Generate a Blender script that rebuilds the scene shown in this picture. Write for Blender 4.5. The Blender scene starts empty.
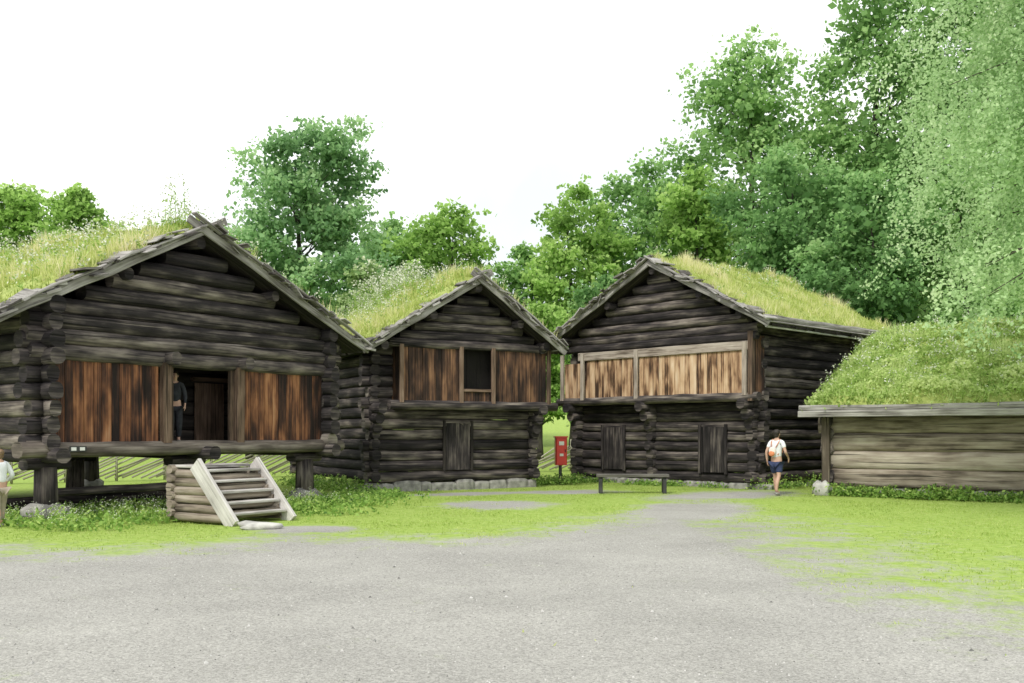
import bpy, math, random
import numpy as np
from mathutils import Vector, noise
rnd = random.Random(7)
rng = np.random.default_rng(7)
S = bpy.context.scene
C = S.collection
S.view_settings.view_transform = 'Standard'
S.view_settings.look = 'None'
S.view_settings.exposure = 0

# ------------------------------------------------------------ camera (eye 1.6 m, 35 mm lens)
cam = bpy.data.objects.new('camera', bpy.data.cameras.new('camera'))
C.objects.link(cam)
cam.location = (0, 0, 1.6)
cam.rotation_euler = (math.pi/2, 0, 0)
cam.data.sensor_width = 36
cam.data.lens = 36*1000/1024
cam.data.shift_y = 91.5/1024
cam.data.clip_end = 2000
S.camera = cam

# ------------------------------------------------------------ world + sun
w = bpy.data.worlds.new('World'); S.world = w; w.use_nodes = True
nt = w.node_tree; bg = nt.nodes['Background']
sky = nt.nodes.new('ShaderNodeTexSky'); sky.sky_type = 'NISHITA'; sky.sun_disc = False
SE, SA = math.radians(46), math.radians(208)
sky.sun_elevation = SE; sky.sun_rotation = SA
tc = nt.nodes.new('ShaderNodeTexCoord')
nz = nt.nodes.new('ShaderNodeTexNoise'); nz.inputs['Scale'].default_value = 2.2; nz.inputs['Detail'].default_value = 5
nt.links.new(tc.outputs['Generated'], nz.inputs['Vector'])
cr = nt.nodes.new('ShaderNodeValToRGB')
cr.color_ramp.elements[0].position = .36; cr.color_ramp.elements[0].color = (.64, .685, .695, 1)
cr.color_ramp.elements[1].position = .60; cr.color_ramp.elements[1].color = (1, 1, 1, 1)
nt.links.new(nz.outputs['Fac'], cr.inputs['Fac'])
mu = nt.nodes.new('ShaderNodeMix'); mu.data_type = 'RGBA'; mu.blend_type = 'MULTIPLY'; mu.inputs[0].default_value = 1
mu.inputs[7].default_value = (11.6, 11.7, 11.5, 1)
nt.links.new(cr.outputs['Color'], mu.inputs[6])
mx = nt.nodes.new('ShaderNodeMix'); mx.data_type = 'RGBA'; mx.inputs[0].default_value = .96
nt.links.new(sky.outputs['Color'], mx.inputs[6]); nt.links.new(mu.outputs[2], mx.inputs[7])
nt.links.new(mx.outputs[2], bg.inputs['Color']); bg.inputs['Strength'].default_value = .135
sl = bpy.data.lights.new('sun', 'SUN'); sl.energy = 2.3; sl.angle = math.radians(12); sl.color = (1, .96, .88)
so = bpy.data.objects.new('sun', sl); C.objects.link(so)
dirv = Vector((math.sin(SA)*math.cos(SE), math.cos(SA)*math.cos(SE), math.sin(SE)))
so.rotation_euler = dirv.to_track_quat('Z', 'Y').to_euler()

# ------------------------------------------------------------ materials
def mat_new(name):
    m = bpy.data.materials.new(name); m.use_nodes = True
    return m, m.node_tree, m.node_tree.nodes['Principled BSDF']
def N(nt, t, **kw):
    n = nt.nodes.new(t)
    for k, v in kw.items(): setattr(n, k, v)
    return n
def ramp(nt, stops):
    r = N(nt, 'ShaderNodeValToRGB'); e = r.color_ramp.elements
    while len(e) < len(stops): e.new(.5)
    for i, (p, c) in enumerate(stops):
        e[i].position = p; e[i].color = (*c, 1)
    return r
def wood(name, stops, gs=(.7, 16), blotch=.8, bump=.6, rough=.85, crack=.45):
    m, nt, b = mat_new(name); L = nt.links
    uv = N(nt, 'ShaderNodeUVMap'); mp = N(nt, 'ShaderNodeMapping'); mp.inputs['Scale'].default_value = (gs[0], gs[1], 1)
    L.new(uv.outputs[0], mp.inputs['Vector'])
    n1 = N(nt, 'ShaderNodeTexNoise'); n1.inputs['Scale'].default_value = 1.6; n1.inputs['Detail'].default_value = 7; n1.inputs['Roughness'].default_value = .65
    L.new(mp.outputs[0], n1.inputs['Vector'])
    mp2 = N(nt, 'ShaderNodeMapping'); mp2.inputs['Scale'].default_value = (.8, 2.2, 1); L.new(uv.outputs[0], mp2.inputs['Vector'])
    n2 = N(nt, 'ShaderNodeTexNoise'); n2.inputs['Scale'].default_value = 1.5; n2.inputs['Detail'].default_value = 3
    L.new(mp2.outputs[0], n2.inputs['Vector'])
    mp3 = N(nt, 'ShaderNodeMapping'); mp3.inputs['Scale'].default_value = (gs[0]*.6, gs[1]*1.6, 1); mp3.inputs['Location'].default_value = (7, 3, 0); L.new(uv.outputs[0], mp3.inputs['Vector'])
    n3 = N(nt, 'ShaderNodeTexNoise'); n3.inputs['Scale'].default_value = 1.1; n3.inputs['Detail'].default_value = 2
    L.new(mp3.outputs[0], n3.inputs['Vector'])
    at = N(nt, 'ShaderNodeAttribute'); at.attribute_name = 'tone'
    a1 = N(nt, 'ShaderNodeMath', operation='MULTIPLY_ADD'); a1.inputs[1].default_value = blotch; L.new(n2.outputs['Fac'], a1.inputs[0]); L.new(n1.outputs['Fac'], a1.inputs[2])
    a2 = N(nt, 'ShaderNodeMath', operation='ADD'); L.new(a1.outputs[0], a2.inputs[0]); L.new(at.outputs['Fac'], a2.inputs[1])
    a3 = N(nt, 'ShaderNodeMath', operation='SUBTRACT'); L.new(a2.outputs[0], a3.inputs[0]); a3.inputs[1].default_value = .5*blotch
    r = ramp(nt, stops); L.new(a3.outputs[0], r.inputs['Fac'])
    ck = N(nt, 'ShaderNodeMapRange'); ck.inputs['From Min'].default_value = .33; ck.inputs['From Max'].default_value = .38
    ck.inputs['To Min'].default_value = crack; ck.inputs['To Max'].default_value = 1; L.new(n3.outputs['Fac'], ck.inputs['Value'])
    mm = N(nt, 'ShaderNodeMix', data_type='RGBA', blend_type='MULTIPLY'); mm.inputs[0].default_value = 1
    L.new(r.outputs[0], mm.inputs[6]); L.new(ck.outputs[0], mm.inputs[7]); L.new(mm.outputs[2], b.inputs['Base Color'])
    hh = N(nt, 'ShaderNodeMath', operation='ADD'); L.new(n1.outputs['Fac'], hh.inputs[0]); L.new(ck.outputs[0], hh.inputs[1])
    bp = N(nt, 'ShaderNodeBump'); bp.inputs['Strength'].default_value = bump; bp.inputs['Distance'].default_value = .04
    L.new(hh.outputs[0], bp.inputs['Height']); L.new(bp.outputs[0], b.inputs['Normal'])
    b.inputs['Roughness'].default_value = rough; b.inputs['Specular IOR Level'].default_value = .25
    return m
def leafmat(name, stops, trans=.35):
    m, nt, b = mat_new(name); L = nt.links
    at = N(nt, 'ShaderNodeAttribute'); at.attribute_name = 'tone'
    r = ramp(nt, stops); L.new(at.outputs['Fac'], r.inputs['Fac']); L.new(r.outputs[0], b.inputs['Base Color'])
    b.inputs['Roughness'].default_value = .6; b.inputs['Specular IOR Level'].default_value = .2
    t = N(nt, 'ShaderNodeBsdfTranslucent'); L.new(r.outputs[0], t.inputs['Color'])
    mxs = N(nt, 'ShaderNodeMixShader'); mxs.inputs[0].default_value = trans
    L.new(b.outputs[0], mxs.inputs[1]); L.new(t.outputs[0], mxs.inputs[2])
    L.new(mxs.outputs[0], nt.nodes['Material Output'].inputs['Surface'])
    return m
def noisy(name, c1, c2, scale=8, rough=.9, bump=.3, detail=6, dist=.03):
    m, nt, b = mat_new(name); L = nt.links
    t = N(nt, 'ShaderNodeTexCoord'); n = N(nt, 'ShaderNodeTexNoise'); n.inputs['Scale'].default_value = scale; n.inputs['Detail'].default_value = detail
    L.new(t.outputs['Object'], n.inputs['Vector'])
    r = ramp(nt, [(.35, c1), (.65, c2)]); L.new(n.outputs['Fac'], r.inputs['Fac']); L.new(r.outputs[0], b.inputs['Base Color'])
    bp = N(nt, 'ShaderNodeBump'); bp.inputs['Strength'].default_value = bump; bp.inputs['Distance'].default_value = dist
    L.new(n.outputs['Fac'], bp.inputs['Height']); L.new(bp.outputs[0], b.inputs['Normal'])
    b.inputs['Roughness'].default_value = rough
    return m
M = {}
M['log'] = wood('tarred_log', [(.20, (.014, .012, .013)), (.45, (.038, .032, .033)), (.58, (.084, .071, .067)), (.73, (.17, .145, .127)), (.92, (.31, .27, .235))], gs=(.5, 9), blotch=1.1, crack=.25, bump=.8)
M['loggrey'] = wood('grey_log', [(.25, (.10, .08, .062)), (.48, (.27, .225, .18)), (.8, (.46, .405, .335))], gs=(.4, 8), crack=.3, blotch=1.0, bump=.8)
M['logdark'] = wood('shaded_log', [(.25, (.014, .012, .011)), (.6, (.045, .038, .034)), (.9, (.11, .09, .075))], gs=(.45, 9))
M['benchwood'] = wood('bench_plank', [(.25, (.06, .055, .05)), (.6, (.15, .14, .125)), (.9, (.24, .23, .20))], gs=(.6, 8))
M['panelA'] = wood('brown_tarred_boards', [(.28, (.020, .013, .012)), (.45, (.060, .030, .022)), (.60, (.165, .070, .038)), (.78, (.34, .155, .075)), (.95, (.44, .24, .14))], gs=(.3, 12), blotch=1.25)
M['panelB'] = wood('dark_brown_boards', [(.30, (.018, .013, .012)), (.50, (.060, .035, .026)), (.66, (.15, .080, .048)), (.86, (.29, .16, .090))], gs=(.3, 12), blotch=1.2)
M['panelC'] = wood('tan_weathered_boards', [(.28, (.05, .03, .02)), (.41, (.19, .105, .06)), (.54, (.45, .285, .17)), (.72, (.60, .42, .27)), (.95, (.70, .55, .40))], gs=(.3, 12), blotch=1.3)
M['beamC'] = wood('pale_weathered_beam', [(.3, (.13, .10, .08)), (.55, (.40, .34, .29)), (.9, (.56, .51, .45))])
M['postB'] = wood('brown_post', [(.3, (.05, .035, .026)), (.6, (.18, .12, .085)), (.9, (.34, .25, .19))])
M['sill'] = wood('weathered_sill', [(.25, (.035, .029, .026)), (.5, (.12, .10, .085)), (.8, (.27, .235, .20))], gs=(.5, 9), blotch=1.0, crack=.3)
M['barge'] = wood('grey_weathered_board', [(.26, (.08, .07, .066)), (.48, (.26, .245, .23)), (.8, (.50, .48, .46))])
M['stair'] = wood('pale_bleached_plank', [(.25, (.20, .185, .175)), (.5, (.46, .435, .415)), (.8, (.66, .635, .61))], gs=(.5, 10), blotch=1.0)
M['fence'] = wood('fence_pole', [(.3, (.22, .21, .14)), (.6, (.52, .50, .39)), (.9, (.66, .64, .53))])
M['bark'] = wood('bark', [(.3, (.03, .028, .022)), (.6, (.09, .08, .065)), (.9, (.17, .15, .13))], gs=(3, 6))
M['birchbark'] = wood('birch_bark', [(.32, (.04, .04, .04)), (.42, (.5, .49, .46)), (.9, (.7, .69, .66))], gs=(9, 1))
M['twig'] = wood('birch_twig', [(.3, (.05, .04, .035)), (.6, (.12, .10, .085)), (.9, (.18, .16, .14))])
M['stone'] = noisy('grey_stone', (.15, .145, .135), (.36, .35, .32), 5, bump=.8)
M['stonel'] = noisy('pale_stone', (.34, .33, .31), (.58, .57, .53), 5, bump=.8)
M['turf'] = noisy('turf_top', (.22, .28, .06), (.40, .45, .14), 7, bump=1)
M['red'] = noisy('red_paint', (.60, .03, .022), (.68, .045, .03), 3, .4, .02)
M['white'] = noisy('white_plate', (.70, .70, .68), (.84, .84, .82), 3, .5, .02)
M['darkmetal'] = noisy('dark_metal', (.02, .02, .02), (.05, .05, .05), 5, .5, .1)
M['pipe'] = noisy('grey_pipe', (.45, .45, .44), (.6, .6, .58), 4, .5, .05)
M['roofgrass'] = leafmat('roof_grass', [(0, (.20, .26, .05)), (.4, (.44, .53, .14)), (.75, (.66, .69, .29)), (1, (.82, .77, .50))], .45)
M['roofgreen'] = leafmat('roof_grass_green', [(0, (.18, .30, .06)), (.5, (.43, .58, .17)), (1, (.68, .77, .36))], .45)
M['lawn'] = leafmat('lawn_grass', [(0, (.20, .29, .05)), (.5, (.38, .50, .11)), (1, (.56, .62, .24))], .35)
M['weed'] = leafmat('weed_leaf', [(0, (.08, .17, .03)), (.5, (.25, .42, .085)), (1, (.48, .61, .18))], .35)
M['flower'] = leafmat('pale_flower', [(0, (.38, .44, .27)), (.5, (.70, .72, .58)), (1, (.86, .86, .78))], .3)
M['leafmid'] = leafmat('leaf_mid', [(0, (.12, .25, .075)), (.5, (.35, .57, .20)), (1, (.60, .79, .36))], .5)
M['leafblue'] = leafmat('leaf_cool', [(0, (.10, .22, .085)), (.5, (.31, .52, .23)), (1, (.56, .75, .39))], .5)
M['leafdark'] = leafmat('leaf_dark', [(0, (.09, .20, .065)), (.5, (.27, .48, .17)), (1, (.50, .70, .31))], .5)
M['leafyel'] = leafmat('leaf_yellow_green', [(0, (.15, .28, .06)), (.5, (.40, .62, .16)), (1, (.65, .82, .32))], .5)
M['leafbirch'] = leafmat('leaf_birch', [(0, (.26, .42, .18)), (.5, (.50, .69, .35)), (1, (.72, .85, .54))], .5)
M['leafflower'] = leafmat('leaf_and_blossom', [(0, (.16, .28, .09)), (.45, (.40, .54, .22)), (.7, (.66, .70, .48)), (1, (.82, .82, .72))], .4)
M['skin'] = noisy('skin', (.48, .29, .21), (.55, .35, .26), 6, .6, .02)
M['shirt'] = noisy('pale_cotton', (.70, .71, .76), (.83, .84, .87), 9, .9, .2)
M['shorts'] = noisy('navy_cotton', (.02, .03, .08), (.04, .055, .13), 9, .9, .2)
M['darkcloth'] = noisy('dark_cloth', (.012, .013, .018), (.03, .032, .04), 9, .9, .2)
M['hair'] = noisy('dark_hair', (.012, .009, .007), (.04, .028, .02), 30, .6, .4)
M['hairl'] = noisy('brown_hair', (.12, .07, .04), (.22, .14, .08), 30, .6, .4)
M['pack'] = noisy('cream_canvas', (.66, .56, .50), (.80, .74, .70), 7, .8, .2)
M['packd'] = noisy('orange_canvas', (.62, .20, .08), (.72, .28, .14), 7, .8, .2)
M['shoe'] = noisy('shoe_grey', (.18, .17, .16), (.3, .29, .27), 9, .8, .1)
M['eye'] = noisy('eye_dark', (.02, .015, .012), (.04, .03, .02), 9, .3, .0)
M['jeans'] = noisy('tan_cotton', (.30, .25, .19), (.40, .34, .27), 9, .9, .2)

# ------------------------------------------------------------ object helpers
def empty(name, loc, rz=0, label=None, cat=None, group=None):
    o = bpy.data.objects.new(name, None); C.objects.link(o); o.location = loc; o.rotation_euler = (0, 0, rz)
    o.empty_display_size = .2
    tag(o, label, cat, group); return o
def tag(o, label=None, cat=None, group=None, kind=None):
    if label: o['label'] = label
    if cat: o['category'] = cat
    if group: o['group'] = group
    if kind: o['kind'] = kind
    return o
class MB:
    def __init__(s): s.V = []; s.F = []; s.U = []; s.T = []; s.smooth = []
    def sweep(s, pts, scl, prof, up=(0, 0, 1), jit=0, tone=None, smooth=False, cap=True):
        t = rnd.uniform(-.10, .10) if tone is None else tone
        u0 = rnd.uniform(0, 40); v0 = rnd.uniform(0, 40)
        n = len(prof); base = len(s.V); P = [Vector(p) for p in pts]; ln = 0; us = []
        for i, p in enumerate(P):
            if i: ln += (p-P[i-1]).length
            us.append(u0+ln)
            d = (P[min(i+1, len(P)-1)]-P[max(i-1, 0)]).normalized()
            sd = d.cross(Vector(up))
            if sd.length < 1e-3: sd = d.cross(Vector((1, 0, 0)))
            sd.normalize(); uu = sd.cross(d)
            ox, oy = (rnd.uniform(-jit, jit), rnd.uniform(-jit, jit)) if jit else (0, 0)
            k = scl[i]*(1+(rnd.uniform(-1, 1)*min(.08, jit*3) if jit else 0))
            for (a, b) in prof:
                s.V.append(p+sd*(a*k+ox)+uu*(b*k+oy)); s.T.append(t)
        per = [0]
        for j in range(n):
            a = prof[j]; b = prof[(j+1) % n]; per.append(per[-1]+math.hypot(b[0]-a[0], b[1]-a[1]))
        for i in range(len(P)-1):
            for j in range(n):
                a = base+i*n+j; b = base+i*n+(j+1) % n
                s.F.append((a, b, b+n, a+n)); s.smooth.append(smooth)
                s.U += [(us[i], v0+per[j]), (us[i], v0+per[j+1]), (us[i+1], v0+per[j+1]), (us[i+1], v0+per[j])]
        if cap:
            e = base+(len(P)-1)*n
            s.F.append(tuple(base+j for j in range(n))[::-1]); s.U += [(u0+p[0], v0+p[1]) for p in prof][::-1]; s.smooth.append(False)
            s.F.append(tuple(e+j for j in range(n))); s.U += [(u0+p[0], v0+p[1]) for p in prof]; s.smooth.append(False)
    def beam(s, a, b, w, h, up=(0, 0, 1), seg=1, jit=0, tone=None, c=.012):
        x, y = w/2, h/2; c = min(c, x*.6, y*.6)
        pr = [(-x+c, -y), (x-c, -y), (x, -y+c), (x, y-c), (x-c, y), (-x+c, y), (-x, y-c), (-x, -y+c)]
        a = Vector(a); b = Vector(b)
        s.sweep([a.lerp(b, i/seg) for i in range(seg+1)], [1]*(seg+1), pr, up, jit, tone)
    def log(s, a, b, rw, rh=None, seg=None, jit=.012, tone=None, taper=1.0, n=12, up=(0, 0, 1), sq=2.3):
        rh = rh or rw; a = Vector(a); b = Vector(b); L = (b-a).length
        seg = seg or max(1, int(L/.6)); e = 2/sq; pr = []; q = [1+rnd.uniform(-.12, .06) for _ in range(n)]
        for i in range(n):
            t = 2*math.pi*(i+.5)/n; ct, st = math.cos(t), math.sin(t)
            pr.append((rw*q[i]*math.copysign(abs(ct)**e, ct), rh*math.copysign(abs(st)**e, st)))
        s.sweep([a.lerp(b, i/seg) for i in range(seg+1)], [1+(taper-1)*i/seg for i in range(seg+1)], pr, up, jit, tone, True)
    def tube(s, pts, rad, n=7, tone=0, jit=0):
        pr = [(math.cos(2*math.pi*i/n), math.sin(2*math.pi*i/n)) for i in range(n)]
        s.sweep(pts, rad, pr, (.31, .77, .2), jit, tone, True)
    def blob(s, c, r, tone=0, irr=.18, nu=9, nv=6, seed=None):
        sd = rnd.uniform(0, 99) if seed is None else seed; base = len(s.V)
        for i in range(nv+1):
            th = math.pi*i/nv
            for j in range(nu):
                ph = 2*math.pi*j/nu; d = Vector((math.sin(th)*math.cos(ph), math.sin(th)*math.sin(ph), math.cos(th)))
                k = 1+irr*noise.noise(d*1.6+Vector((sd, sd*2, 0)))*2
                s.V.append(Vector((c[0]+d.x*r[0]*k, c[1]+d.y*r[1]*k, c[2]+d.z*r[2]*k))); s.T.append(tone)
        for i in range(nv):
            for j in range(nu):
                a = base+i*nu+j; b = base+i*nu+(j+1) % nu
                s.F.append((a, a+nu, b+nu, b)); s.smooth.append(True); s.U += [(j, i), (j, i+1), (j+1, i+1), (j+1, i)]
    def slab(s, x0, x1, y, z0, z1, d):
        """rough flat footing stone"""
        m = (z0+z1)/2
        s.sweep([(x0, y, m), (x0+(x1-x0)*.12, y, m), (x0+(x1-x0)*.5, y, m+rnd.uniform(-.01, .01)), (x1-(x1-x0)*.12, y, m), (x1, y, m)], [.78, .98, 1.03, .97, .8],
                [(-d/2, -(z1-z0)/2), (d/2, -(z1-z0)/2), (d/2*rnd.uniform(.9, 1.1), (z1-z0)*.3), (d*.38, (z1-z0)/2), (-d*.38, (z1-z0)/2), (-d/2, (z1-z0)*.3)], jit=.008, tone=0)
    def build(s, name, mat, parent=None):
        me = bpy.data.meshes.new(name); me.from_pydata([tuple(v) for v in s.V], [], s.F)
        uv = me.uv_layers.new(name='UVMap'); uv.data.foreach_set('uv', np.array(s.U, dtype=np.float32).ravel())
        at = me.attributes.new('tone', 'FLOAT', 'POINT'); at.data.foreach_set('value', np.array(s.T, dtype=np.float32))
        me.polygons.foreach_set('use_smooth', np.array(s.smooth, dtype=bool))
        me.materials.append(mat); o = bpy.data.objects.new(name, me); C.objects.link(o)
        if parent: o.parent = parent
        return o
def np_mesh(name, V, k, mat, tone, parent=None):
    """independent polygons of k vertices each"""
    m = len(V)//k; me = bpy.data.meshes.new(name)
    me.vertices.add(len(V)); me.vertices.foreach_set('co', V.astype(np.float32).ravel())
    me.loops.add(m*k); me.loops.foreach_set('vertex_index', np.arange(m*k, dtype=np.int32))
    me.polygons.add(m); me.polygons.foreach_set('loop_start', np.arange(0, m*k, k, dtype=np.int32))
    me.update(calc_edges=True)
    at = me.attributes.new('tone', 'FLOAT', 'POINT'); at.data.foreach_set('value', np.repeat(tone, k).astype(np.float32))
    me.materials.append(mat); o = bpy.data.objects.new(name, me); C.objects.link(o)
    if parent: o.parent = parent
    return o
def nrm(a): return a/np.maximum(np.linalg.norm(a, axis=1, keepdims=True), 1e-6)
def leaf_verts(P, s, up=.5, ar=.33):
    n = len(P); nn = rng.normal(size=(n, 3)); nn[:, 2] += up; nn = nrm(nn)
    t = nrm(np.cross(nn, rng.normal(size=(n, 3)))); b = np.cross(nn, t); s = np.asarray(s).reshape(-1, 1)*np.ones((n, 1))
    V = np.empty((n, 4, 3)); V[:, 0] = P-t*s*.5; V[:, 1] = P+b*s*ar; V[:, 2] = P+t*s*.5; V[:, 3] = P-b*s*ar
    return V.reshape(-1, 3)
def blade_verts(P, h, wd, lean=.5):
    n = len(P); h = np.asarray(h).reshape(-1, 1)*np.ones((n, 1)); a = rng.uniform(0, 2*np.pi, n)
    d = np.stack([np.cos(a), np.sin(a), np.zeros(n)], 1); l = rng.uniform(0, lean, (n, 1))
    a2 = rng.uniform(0, 2*np.pi, n); e = np.stack([np.cos(a2), np.sin(a2), np.zeros(n)], 1)
    tip = P+e*h*l+np.array([0, 0, 1])*h*np.sqrt(np.maximum(.1, 1-l*l))
    V = np.empty((n, 3, 3)); V[:, 0] = P-d*wd; V[:, 1] = P+d*wd; V[:, 2] = tip
    return V.reshape(-1, 3)
def stems(P, h, headmat, name, parent, kind='stuff', hs=.05, wd=.008):
    """flowering stalks"""
    n = len(P); h = np.asarray(h); sV = blade_verts(P, h, wd, .3).reshape(n, 3, 3); tips = sV[:, 2]
    m = 8; Q = np.repeat(tips, m, 0)+rng.normal(size=(n*m, 3))*np.array([.06, .06, .04])
    Q[:, 2] -= rng.uniform(0, .25, n*m)*np.repeat(h, m)
    o = np_mesh(name, leaf_verts(Q, hs, 1, .4), 4, headmat, rng.uniform(0, 1, n*m), parent)
    o['kind'] = kind
    m = 7; fr = rng.uniform(.1, .8, (n*m, 1)); Q = np.repeat(P, m, 0)*(1-fr)+np.repeat(tips, m, 0)*fr+rng.normal(size=(n*m, 3))*.04
    V1 = leaf_verts(Q, .11, .2, .15).reshape(-1, 4, 3)
    sv4 = np.concatenate([sV, sV[:, 2:3]+.001], 1)
    V = np.concatenate([V1, sv4]).reshape(-1, 3)
    o2 = np_mesh('flower_stalks', V, 4, M['weed'], rng.uniform(.3, 1, len(V)//4), parent); o2['kind'] = kind
    return o

# ------------------------------------------------------------ ground
def gz(x, y): return max(0., min(5., (y-37)*.055))
poly = [(-60, 13.3), (-9, 13.6), (-7.1, 13.9), (-5.5, 13.4), (-4.4, 14.2), (-3.5, 15.7), (-1.7, 15), (-.5, 15.2), (.8, 16.8), (2.0, 18.6), (2.9, 19.6),
        (4.4, 17.6), (4.2, 12.8), (4.1, 10.8), (4.6, 9.6), (5.4, 8.2), (8, 6), (30, 4), (80, 4), (80, 900), (-60, 900)]
def sdist(X, Y):
    pts = np.array(poly); d = np.full(X.shape, 1e9); ins = np.zeros(X.shape, bool); n = len(pts)
    for i in range(n):
        a = pts[i]; b = pts[(i+1) % n]; e = b-a
        t = np.clip(((X-a[0])*e[0]+(Y-a[1])*e[1])/(e@e), 0, 1)
        d = np.minimum(d, np.hypot(X-a[0]-t*e[0], Y-a[1]-t*e[1]))
        c = (a[1] > Y) != (b[1] > Y)
        with np.errstate(divide='ignore', invalid='ignore'):
            xi = a[0]+(Y-a[1])/(b[1]-a[1] if b[1] != a[1] else 1e-9)*e[0]
        ins ^= c & (X < xi)
    return np.where(ins, d, -d)
def ell(X, Y, cx, cy, rx, ry, a):
    c, s = math.cos(a), math.sin(a); x = (X-cx)*c+(Y-cy)*s; y = -(X-cx)*s+(Y-cy)*c
    return 1-np.sqrt((x/rx)**2+(y/ry)**2)
def lawn(X, Y):
    d = sdist(X, Y)
    wd = np.where(X > 3, 3.4, 1.7)
    g = np.clip(.5+d/wd*.5, 0, 1)
    p = np.maximum.reduce([ell(X, Y, -.3, 22.3, 1.9, 2.1, .3), ell(X, Y, 5.4, 25.6, 3.9, 2.0, .75), ell(X, Y, 3.9, 21.3, 1.8, 3.4, -.35),
                           ell(X, Y, -1.0, 26.4, 3.2, 1.1, .45), ell(X, Y, 1.2, 27.0, 2.8, 1.3, .2), ell(X, Y, -3.4, 16.8, 1.2, 1.0, .3)])
    return np.clip(g-np.clip(p*1.5, 0, 1)*.85, 0, 1)
def axis(a, b, st, far, k=1.35):
    c = list(np.arange(a, b, st)); s = st; x = a; lo = []
    while x > -far: s *= k; x -= s; lo.append(x)
    s = st; x = c[-1]; hi = []
    while x < far: s *= k; x += s; hi.append(x)
    return np.array(lo[::-1]+c+hi)
xs = axis(-15, 18, .16, 900); ys = axis(3, 36, .16, 900)
GX, GY = np.meshgrid(xs, ys); nxx, nyy = len(xs), len(ys)
GZ = np.clip((GY-37)*.055, 0, 5)
for j in range(nyy):
    for i in range(nxx):
        if abs(GX[j, i]) < 40 and GY[j, i] < 60: GZ[j, i] += .025*noise.noise((GX[j, i]*.6, GY[j, i]*.6, 0))
gm = bpy.data.meshes.new('ground')
idx = np.arange(nxx*nyy).reshape(nyy, nxx)
F = np.stack([idx[:-1, :-1], idx[:-1, 1:], idx[1:, 1:], idx[1:, :-1]], -1).reshape(-1, 4)
gm.from_pydata(np.stack([GX, GY, GZ], -1).reshape(-1, 3).tolist(), [], F.tolist())
gm.attributes.new('grass', 'FLOAT', 'POINT').data.foreach_set('value', lawn(GX, GY).astype(np.float32).ravel())
gm.polygons.foreach_set('use_smooth', np.ones(len(F), bool))
m, nt, b = mat_new('ground_gravel_and_grass'); L = nt.links
t = N(nt, 'ShaderNodeTexCoord'); at = N(nt, 'ShaderNodeAttribute'); at.attribute_name = 'grass'
def nse(sc, det=5, rg=.6):
    n = N(nt, 'ShaderNodeTexNoise'); n.inputs['Scale'].default_value = sc; n.inputs['Detail'].default_value = det; n.inputs['Roughness'].default_value = rg
    L.new(t.outputs['Object'], n.inputs['Vector']); return n
n1 = nse(1.3, 10, .82); n2 = nse(85, 3, .7); n3 = nse(.45, 7, .62); n4 = nse(7, 6, .75)
vo = N(nt, 'ShaderNodeTexVoronoi'); vo.inputs['Scale'].default_value = 60; L.new(t.outputs['Object'], vo.inputs['Vector'])
ma = N(nt, 'ShaderNodeMath', operation='MULTIPLY_ADD'); ma.inputs[1].default_value = 2.4; ma.inputs[2].default_value = -1.20; L.new(n1.outputs['Fac'], ma.inputs[0])
mb_ = N(nt, 'ShaderNodeMath', operation='ADD'); L.new(ma.outputs[0], mb_.inputs[0]); L.new(at.outputs['Fac'], mb_.inputs[1])
msk = N(nt, 'ShaderNodeMapRange', interpolation_type='SMOOTHSTEP'); msk.inputs['From Min'].default_value = .20; msk.inputs['From Max'].default_value = .82
L.new(mb_.outputs[0], msk.inputs['Value'])
g1 = ramp(nt, [(.25, (.225, .22, .208)), (.5, (.355, .348, .333)), (.75, (.49, .482, .462))]); L.new(n2.outputs['Fac'], g1.inputs['Fac'])
g2 = ramp(nt, [(.32, (.84, .83, .81)), (.68, (1.08, 1.07, 1.04))]); L.new(n3.outputs['Fac'], g2.inputs['Fac'])
gmul = N(nt, 'ShaderNodeMix', data_type='RGBA', blend_type='MULTIPLY'); gmul.inputs[0].default_value = 1
L.new(g1.outputs[0], gmul.inputs[6]); L.new(g2.outputs[0], gmul.inputs[7])
vr = N(nt, 'ShaderNodeMapRange'); vr.inputs['To Min'].default_value = .76; vr.inputs['To Max'].default_value = 1.24
vsep = N(nt, 'ShaderNodeSeparateColor'); L.new(vo.outputs['Color'], vsep.inputs[0]); L.new(vsep.outputs[0], vr.inputs['Value'])
gmul2 = N(nt, 'ShaderNodeMix', data_type='RGBA', blend_type='MULTIPLY'); gmul2.inputs[0].default_value = 1
L.new(gmul.outputs[2], gmul2.inputs[6]); L.new(vr.outputs[0], gmul2.inputs[7])
gr = ramp(nt, [(.3, (.19, .275, .055)), (.5, (.29, .40, .085)), (.7, (.41, .48, .17))]); L.new(n4.outputs['Fac'], gr.inputs['Fac'])
mixc = N(nt, 'ShaderNodeMix', data_type='RGBA'); L.new(msk.outputs[0], mixc.inputs[0]); L.new(gmul2.outputs[2], mixc.inputs[6]); L.new(gr.outputs[0], mixc.inputs[7])
L.new(mixc.outputs[2], b.inputs['Base Color']); b.inputs['Roughness'].default_value = .95; b.inputs['Specular IOR Level'].default_value = .1
bp = N(nt, 'ShaderNodeBump'); bp.inputs['Strength'].default_value = .4; bp.inputs['Distance'].default_value = .012
L.new(n2.outputs['Fac'], bp.inputs['Height']); L.new(bp.outputs[0], b.inputs['Normal'])
gm.materials.append(m)
g = bpy.data.objects.new('ground', gm); C.objects.link(g); tag(g, 'pale grey gravel yard with lawn along the log houses', 'ground', kind='structure')
n = 230000; X = rng.uniform(-12, 17, n); Y = 7+27*rng.uniform(0, 1, n)**.9
lw = lawn(X, Y); nv = np.array([noise.noise((a*1.3, b_*1.3, 3.3))+.6*noise.noise((a*5, b_*5, 1.3)) for a, b_ in zip(X, Y)])
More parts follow.
